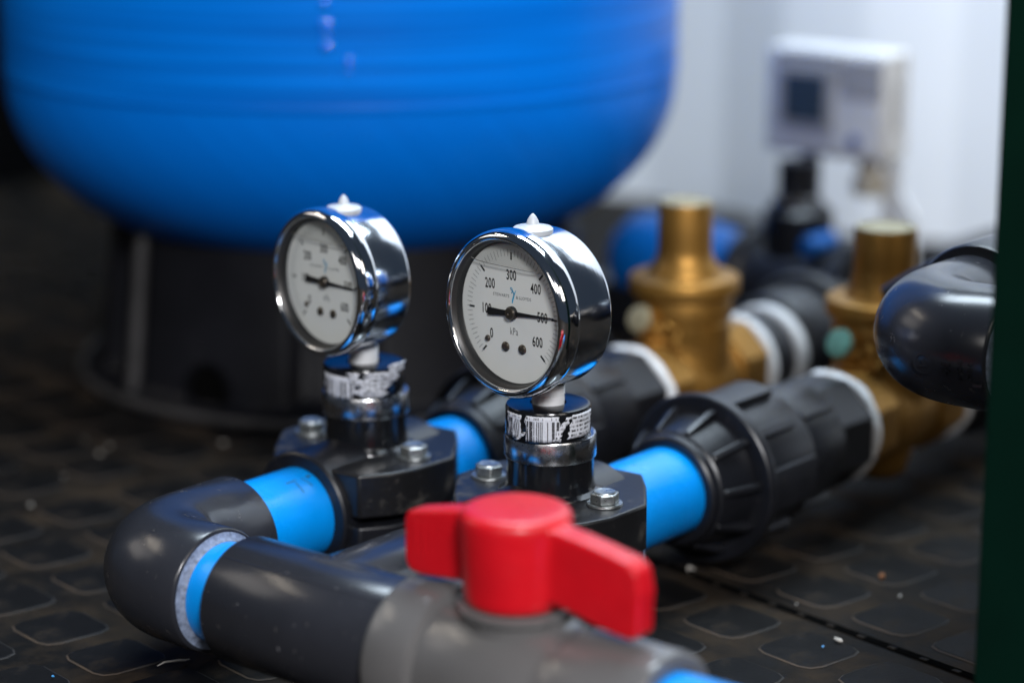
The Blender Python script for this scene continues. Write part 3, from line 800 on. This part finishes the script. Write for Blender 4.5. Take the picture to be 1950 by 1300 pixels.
# ================================================================== COMPRESSION COUPLINGS
def coupling(x, y0, label):
    """y0: front of the nut"""
    t = thing('compression_coupling', (x, y0, ZP), label, 'pipe coupling', 'black compression couplings')
    nm = MB().lathe([(RP + .0004, .006), (RP + .0004, .0006), (.0222, 0), (.0238, .0003), (.0248, .0012), (.0252, .0028), (.0252, .0048), (.0262, .0058), (.0300, .024), (.0302, .0246),
                     (.0378, .0248), (.0386, .0256), (.0388, .0266), (.0388, .0292), (.0386, .0302), (.0376, .0310), (.0318, .0312), (.0322, .033), (.0324, .070), (.0318, .072), (.030, .072)], 'Y', (0, 0, 0), 96)
    nut = nm.build('nut', 'black', t, angle=30)
    for k in range(10):                        # grips on the cone in front of the collar
        a = 2 * math.pi * (k + .35) / 10
        r = MB(); r.add([(s * .0017, y, z) for y, z in ((.006, .0245), (.006, .0272), (.0075, .0282), (.0200, .0335), (.0248, .0342), (.0248, .028)) for s in (-1, 1)],
                        [(0, 1, 3, 2), (2, 3, 5, 4), (4, 5, 7, 6), (6, 7, 9, 8), (8, 9, 11, 10), (10, 11, 1, 0), (0, 2, 4, 6, 8, 10), (11, 9, 7, 5, 3, 1)])
        o = r.build('grip_rib', 'black', nut, bevel=.0007); o.rotation_euler = (0, a, 0)
    for k in range(8):                         # long lugs behind the collar
        a = 2 * math.pi * (k + .05) / 8
        wide = k % 2 == 0
        hw = R_(16) if wide else R_(4.2)
        ro, ri = (.0366 if wide else .0352), .0318
        poly = [(ro * math.sin(-hw + 2 * hw * q / 6), ro * math.cos(-hw + 2 * hw * q / 6)) for q in range(7)] + [(ri * math.sin(hw - 2 * hw * q / 6), ri * math.cos(hw - 2 * hw * q / 6)) for q in range(7)]
        r = MB(); n = len(poly)
        y1 = .066 if wide else .062
        vs = [(px_, yy, pz) for yy in (.0311, y1) for px_, pz in poly]
        r.add(vs, [tuple(range(n)), tuple(range(2 * n - 1, n - 1, -1))] + [(q, (q + 1) % n, n + (q + 1) % n, n + q) for q in range(n)])
        o = r.build('grip_lug', 'black', nut, bevel=.0007); o.rotation_euler = (0, a, 0)
    MB().lathe([(.0285, .070), (.0292, .0725), (.0296, .090), (.0286, .098), (.0280, .104)], 'Y', (0, 0, 0), 80).build('body', 'black', t)
    hx = MB(); hx.prism(ngon(8, .0282, .39), .096, .1310, 'Y', (0, 0, 0)); hx.build('threaded_end', 'black', t, bevel=.001)
    for k in range(4):
        a = 2 * math.pi * (k + .5) / 4
        r = MB().box(-.0016, .0016, .074, .100, .0285, .0318).build('stiffening_rib', 'black', t, bevel=.0006); r.rotation_euler = (0, a, 0)
    return t
coupling(XF, NF, 'black ribbed compression coupling on the front pipe, beside the front saddle')
coupling(0, NF + DR, 'black compression coupling on the rear pipe, partly hidden behind the front gauge')

# ================================================================== BRASS VALVES
def brass_valve(x, yc, label, front):
    t = thing('brass_valve', (x, yc, ZP), label, 'valve', 'brass pressure reducing valves')
    yi = -.0435
    tp = MB().lathe([(.0215, yi - .0045), (.0266, yi - .0042), (.0277, yi - .0030), (.0278, yi - .0008), (.0272, yi + .0003), (.0225, yi + .0004)], 'Y', (0, 0, 0), 96); ragged(tp, .012, seed=int(yc * 1000)).build('thread_tape', 'tape', t)
    bd = MB()
    bd.prism(ngon(8, .0268, .39), yi, -.022, 'Y'); bd.prism(ngon(8, .0268, .39), .022, .0435, 'Y')
    bd.lathe([(0, -.030), (.020, -.028), (.0235, -.015), (.0245, 0), (.0235, .015), (.020, .028), (0, .030)], 'Y', (0, 0, 0), 48)
    bd.lathe([(0, -.034), (.011, -.034), (.014, -.031), (.0165, -.022), (.020, -.010), (.0235, 0), (.0238, .030), (0, .030)], 'Z', (0, 0, 0), 48)
    bd.tube([(-.003, -.008, .022), (-.004, -.024, .034)], .0085, 24)
    bd.build('body', 'brass', t, remesh=(.0010, 2))
    MB().lathe([(.0235, .024), (.0238, .0255), (.0238, .033), (.0228, .0340), (.0228, .0352), (.0245, .0360), (.0248, .0440), (.0243, .0452), (.0243, .0462), (.0272, .0475), (.0282, .0485), (.0284, .0545), (.0278, .0558), (.0262, .0566), (.0190, .0572), (0, .0572)], 'Z', (0, 0, 0), 64).build('bonnet', 'brassm', t)
    for k in range(2):
        pass
    zt = .0945 if not front else .0915
    cr = .0154 if front else .0138
    cp = MB().lathe([(.0190, .0568), (.0184, .0585), (.0166, .0620), (cr + .0009, .0650), (cr + .0002, .0685), (cr, .0720), (cr, zt - .0022), (cr - .0004, zt - .0008)], 'Z', (0, 0, 0), 64).build('adjuster_cap', 'brassm', t)
    MB().lathe([(cr - .0004, zt - .0008), (cr - .0011, zt), (cr - .003, zt + .0001), (cr - .0034, zt - .0006), (0, zt - .0006)], 'Z', (0, 0, 0), 48).build('cap_top', 'patina', cp)
    # gauge port plug with a wire loop
    d = Vector((-.10, -.88, .35)).normalized()
    c0 = Vector((-.004, -.0205, .0335)); q = d.to_track_quat('Z', 'Y')
    pg = MB(); pg.lathe([(0, 0), (.0078, 0), (.0080, .001), (.0080, .010), (.0074, .0112)], 'Z', (0, 0, 0), 32)
    o = pg.build('port', 'brass', t); o.location = c0; o.rotation_euler = q.to_euler()
    pd = MB().lathe([(.0074, .0110), (.0066, .0130), (.004, .0136), (0, .0137)], 'Z', (0, 0, 0), 32).build('port_plug', 'teal' if front else 'patina', o)
    lp = MB(); lp.tube([(.0145 + .0065 * math.cos(k * math.pi / 12), -.026 + .002 * math.sin(k), .024 + .0065 * math.sin(k * math.pi / 12)) for k in range(-7, 14)], .0014, 10)
    lo = lp.build('seal_loop', 'brassm', t); lo.location = (-.0065, 0, .006)
    MB().lathe([(.0225, .0435), (.0262, .0443), (.0268, .0465), (.0264, .0490), (.0215, .0496)], 'Y', (0, 0, 0), 64).build('outlet_tape', 'tape', t)
    return t
brass_valve(XF, .394, 'brass valve with tall cap beside the grey elbow, joined to the ribbed black coupling', True)
brass_valve(0, .373, 'brass valve with round collar and cap, further back beside the blue pump', False)
# nipples and couplings behind the valves
def outlet(x, y, label, ring):
    t = thing('outlet_fitting', (x, y, ZP), label, 'pipe fitting', 'black fittings behind the brass valves')
    MB().lathe([(0, -.001), (.0235, -.001), (.0245, .0005), (.0245, .020), (.0235, .0215), (.0225, .030), (0, .030)], 'Y', (0, 0, 0), 64).build('nipple', 'black', t)
    if ring: MB().lathe([(.0228, .0215), (.0262, .0222), (.0266, .0255), (.0262, .0290), (.0228, .0296)], 'Y', (0, 0, 0), 64).build('thread_tape', 'tape', t)
    MB().lathe([(.0226, .0297), (.030, .0300), (.0312, .0320), (.0318, .060), (.0365, .061), (.0375, .063), (.0375, .069), (.0365, .071), (.029, .072), (.026, .100), (0, .1)], 'Y', (0, 0, 0), 64).build('union', 'black', t)
    return t
outlet(0, .373 + .0496, 'black outlet fitting with white taped ring behind the rear brass valve', True)
outlet(XF, .394 + .0496, 'black outlet fitting behind the front brass valve, mostly hidden by the grey elbow', False)

# ================================================================== GREY ELBOW on the right, its pipe and the hose
ex, ey, ez = .2225, .22, .1335
e2 = thing('pipe_elbow', (ex, ey, ez), 'smooth grey plastic elbow marked 40 by the green post', 'elbow')
eb = elbow_mesh(rb=.022, L=.0445)
eb.build('body', 'pvc', e2, angle=50)
def emboss(mb, x0, a0):
    """reads upward: text x runs round the socket, text y runs toward -X"""
    vs = []
    for x, y, z in mb.v:
        a = a0 + x / RS
        vs.append((x0 - y, -(RS + .0002 + z) * math.cos(a), (RS + .0002 + z) * math.sin(a)))
    o = MB(); o.add(vs, mb.f); return o
emboss(text_mb('40', .0062, 1.0, extrude=.0008), .0282, R_(-9)).build('size_mark', 'pvc', e2, smooth=False)
emboss(text_mb('PVC-U', .0030, 1.0, extrude=.0007), .0345, R_(-9)).build('material_mark', 'pvc', e2, smooth=False)
emboss(text_mb('PN16', .0030, 1.0, extrude=.0007), .0388, R_(-9)).build('pressure_mark', 'pvc', e2, smooth=False)
cm = MB()
for k in range(32):
    a, b = 2 * math.pi * k / 32, 2 * math.pi * (k + 1) / 32
    for rr, zz in (((.0036, .0044), .0004),):
        cm.add([(r_ * math.cos(q), r_ * math.sin(q), zz) for q in (a, b) for r_ in rr], [(0, 1, 3, 2)])
cm.add([(-.0012, -.0016, .0004), (.0014, .0012, .0004), (.0018, .0006, .0004), (-.0006, -.0022, .0004)], [(0, 1, 2, 3)])
cm.add([(-.0016, .0014, .0004), (-.0006, .0018, .0004), (.0002, -.0016, .0004), (-.0006, -.002, .0004)], [(0, 1, 2, 3)])
emboss(cm, .0180, R_(-9)).build('maker_mark', 'pvc', e2, smooth=False)
MB().box(.0405, .0442, -.0254, -.0236, -.0095, -.0084).build('datum_mark', 'pvc', e2)
MB().lathe([(RP + .0004, .0442), (RS - .0018, .0446), (RP + .0015, .0452), (RP + .0001, .0462)], 'X', (0, 0, 0), 64).build('cement_ring', 'cement', e2)
p2 = MB().lathe([(0, .026), (RP, .026), (RP, .30), (0, .30)], 'X', (ex, ey, ez), 64).build('grey_pipe', 'pvc')
tag(p2, 'dark grey pipe passing behind the green post', 'pipe')
p3 = MB().lathe([(0, .026), (RP, .026), (RP, YW - ey - .02), (0, YW - ey - .02)], 'Y', (ex, ey, ez), 64).build('grey_pipe', 'pvc')
tag(p3, 'dark grey pipe running from the right elbow back to the wall', 'pipe')
un = MB().lathe([(RP + .0002, .0490), (.0285, .0490), (.0295, .0505), (.0295, .075), (.0285, .0765), (RP + .0002, .0765)], 'Y', (ex, ey, ez), 64).build('union_nut', 'black')
tag(un, 'black union nut behind the grey elbow by the green post', 'pipe fitting')

# ================================================================== PUMP AND CONTROLLER in the background
PY = .62
def pp(u, v, y=PY): return on(u, v, 1, y)
pa, pb = pp(1135, 420, .56), pp(1430, 470, .56)
pm_ = thing('water_pump', (pb.x, .60, 0), 'blue and black water pump on the floor behind the brass valves', 'pump')
top0 = pp(1160, 362, .60).z; top1 = pp(1410, 425, .60).z
lenx = pp(1425, 430, .60).x - pp(1130, 430, .60).x
top0 -= .010; r0, r1 = .030, .021
mo = MB().lathe([(0, -lenx - .004), (r0 * .7, -lenx - .002), (r0 * .93, -lenx + .006), (r0, -lenx + .018), (r0, -lenx * .72), (r0 * .98, -lenx * .5), (r1, -.01), (r1 * .9, .004), (0, .004)], 'X', (0, 0, top0 - r0), 64)
mo.build('motor', 'pumpblue', pm_)
MB().box(-lenx - .02, -.02, -.03, .03, 0, top0 - r0 - .012).build('foot', 'black', pm_, bevel=.003)
xh0, xh1 = pp(1418, 470, .60).x - pb.x, pp(1640, 470, .60).x - pb.x
zh = pp(1500, 425, .58).z
hd_ = MB(); hd_.lathe([(0, xh0), (.034, xh0), (.038, xh0 + .004), (.038, xh0 + .012), (.033, xh0 + .016), (.033, xh1 - .02), (.037, xh1 - .016), (.037, xh1), (0, xh1)], 'X', (0, 0, .0385), 48)
hd_.build('pump_head', 'black', pm_)
xn = pp(1520, 430, .60).x - pb.x
nk = MB().lathe([(.021, .060), (.021, zh + .004), (.016, zh + .008), (.0125, zh + .012), (.0125, zh + .034), (0, zh + .034)], 'Z', (xn, 0, 0), 40); nk.build('outlet_neck', 'black', pm_)
b2 = pp(1590, 455, .60)
MB().lathe([(0, -.006), (.0052, -.006), (.006, -.004), (.006, .02), (0, .02)], 'Y', (b2.x - pb.x, -.025, b2.z), 32).build('blue_plug', 'pumpblue', pm_)
gz_ = pp(1520, 378, .60).z
MB().lathe([(0, gz_ - .006), (.0125, gz_ - .006), (.0132, gz_ - .004), (.0125, gz_ + .003), (0, gz_ + .004)], 'Z', (xn, -.006, 0), 32).build('grey_collar', 'steel', pm_)

cy = .64
A, B = on(1461, 88, 1, cy), on(1690, 104, 1, cy)
zb_, zt_ = on(1575, 300, 1, cy).z, on(1575, 94, 1, cy).z
xa, xb_ = A.x, B.x; dep = .028
ct = thing('pump_controller', ((xa + xb_) / 2, cy, zb_), 'pale grey pump controller box with dark screen on the right', 'controller')
W, H = (xb_ - xa) / 2, zt_ - zb_
MB().box(-W, W, 0, dep, 0, H).build('housing', 'box', ct, bevel=.003)
MB().box(-W + .004, W - .003, -.0012, .002, .004, H - .005).build('front_panel', 'box', ct, bevel=.0008)
def lx(u): return on(u, 190, 1, cy).x - (xa + xb_) / 2
def lz(v): return on(1560, v, 1, cy).z - zb_
MB().box(lx(1480), lx(1600), -.0022, 0, lz(150), lz(95) - .002).build('hood', 'boxgrey', ct, bevel=.0006)
MB().box(lx(1602), lx(1680), -.0018, 0, lz(178), lz(108)).build('label_panel', 'boxgrey', ct, bevel=.0004)
MB().box(lx(1484), lx(1590), -.0030, 0, lz(246), lz(128)).build('screen_frame', 'boxgrey', ct, bevel=.0008)
MB().box(lx(1498), lx(1574), -.0034, 0, lz(232), lz(144)).build('screen', 'screen', ct, bevel=.0004)
MB().lathe([(0, -.0022), (.0040, -.0022), (.0040, 0)], 'Y', (lx(1632), 0, lz(262)), 24).build('badge', 'badge', ct)
MB().box(W, W + .0007, .012, .0150, .018, H - .018).build('side_slot', 'boxgrey', ct)
MB().lathe([(0, -.030), (.006, -.030), (.006, .001), (0, .001)], 'Z', (lx(1525), .012, 0), 24).build('neck', 'black', ct)
MB().lathe([(0, -.022), (.0095, -.022), (.0105, -.018), (.0095, -.010), (.007, -.008), (.007, .001)], 'Z', (lx(1640), .012, 0), 32).build('cable_gland', 'cream', ct)
MB().prism([(W - .011, .001), (W + .002, .001), (W + .002, -.018), (W + .018, -.040), (W + .016, -.046), (W - .010, -.046), (W - .010, -.02)], -.004, .004, 'Y', (0, 0, 0))
br = MB(); pr_ = [(W - .009, .002), (W + .001, .002), (W + .002, -.018), (W + .014, -.034), (W + .014, -zb_ + .002), (W - .012, -zb_ + .002), (W - .010, -.02)]
n = len(pr_)
br.add([(x_, y_, z_) for y_ in (.016, .020) for x_, z_ in pr_], [tuple(range(n)), tuple(range(2 * n - 1, n - 1, -1))] + [(k, (k + 1) % n, n + (k + 1) % n, n + k) for k in range(n)])
br.build('bracket', 'wall', ct, smooth=False)

# dark box and hose at the right behind the elbow
c0, c1 = on(1745, 478, 1, .70), on(1990, 478, 1, .70)
jb = MB().box(c0.x, c1.x, .70, .80, 0, c0.z).build('junction_box', 'stand', bevel=.004)
tag(jb, 'low dark box on the floor beside the brass cap at right', 'box')
hp = [on(u, v, 1, .33) for u, v in ((1690, 560), (1740, 530), (1790, 505), (1840, 490), (1900, 484), (1980, 492), (2050, 540))]
sm = []
for i in range(len(hp) - 1):
    q0, q1, q2, q3 = hp[max(i - 1, 0)], hp[i], hp[i + 1], hp[min(i + 2, len(hp) - 1)]
    for k in range(6):
        f = k / 6
        sm.append(.5 * ((2 * q1) + (-q0 + q2) * f + (2 * q0 - 5 * q1 + 4 * q2 - q3) * f * f + (-q0 + 3 * q1 - 3 * q2 + q3) * f ** 3))
ho = MB().tube(sm, .0042, 14).build('black_hose', 'black')
tag(ho, 'thin black hose arching over the grey elbow by the green post', 'hose')

# ================================================================== SHAVINGS on the floor
def shaving(u, v, ln, w, m, label, group=None, curl=.6, seed=0):
    rnd = random.Random(seed); p = on(u, v, 2, .0016)
    a = rnd.uniform(0, 6.28); pts_ = []; x = y = 0
    for k in range(6):
        pts_.append((x, y, .0006 + .0004 * rnd.random() + (.001 * math.sin(k * .9) if ln > .006 else 0)))
        a += rnd.uniform(-curl, curl); x += ln / 5 * math.cos(a); y += ln / 5 * math.sin(a)
    rad = [w * (.35 if k in (0, 5) else rnd.uniform(.7, 1.1)) for k in range(6)]
    o = MB().tube(pts_, rad, 6).build('plastic_shaving', m, loc=(p.x, p.y, .0012))
    return tag(o, label, 'shaving', group)
shaving(300, 1268, .016, .0005, 'shred', 'thin white curl of plastic on the floor under the tee', seed=4)
shaving(1590, 1215, .005, .0008, 'shred', 'pale flake on the floor joint right of the red handle', seed=2)
shaving(1565, 1232, .0011, .0005, 'bluebit', 'tiny blue speck on a floor pad right of the red handle', seed=3)
shaving(1683, 1098, .0022, .0014, 'rustbit', 'orange grit speck on the floor right of the black coupling', seed=5)
shaving(103, 1288, .0012, .0005, 'bluebit', 'blue speck on the floor at the bottom left corner', seed=6)
shaving(1310, 1088, .007, .0006, 'shred', 'pale sliver on the floor beneath the ribbed black nut', seed=16)
spk = [(162, 838), (207, 850), (186, 864), (124, 908), (62, 962), (430, 845), (1518, 1152), (1716, 1134)]
for i, (u, v) in enumerate(spk):
    shaving(u, v, .0012 + .0008 * ((i * 7) % 3), .0004 + .00012 * (i % 3), 'shred', 'tiny pale shaving scattered on the black rubber floor', 'tiny pale shavings on the floor', seed=30 + i)
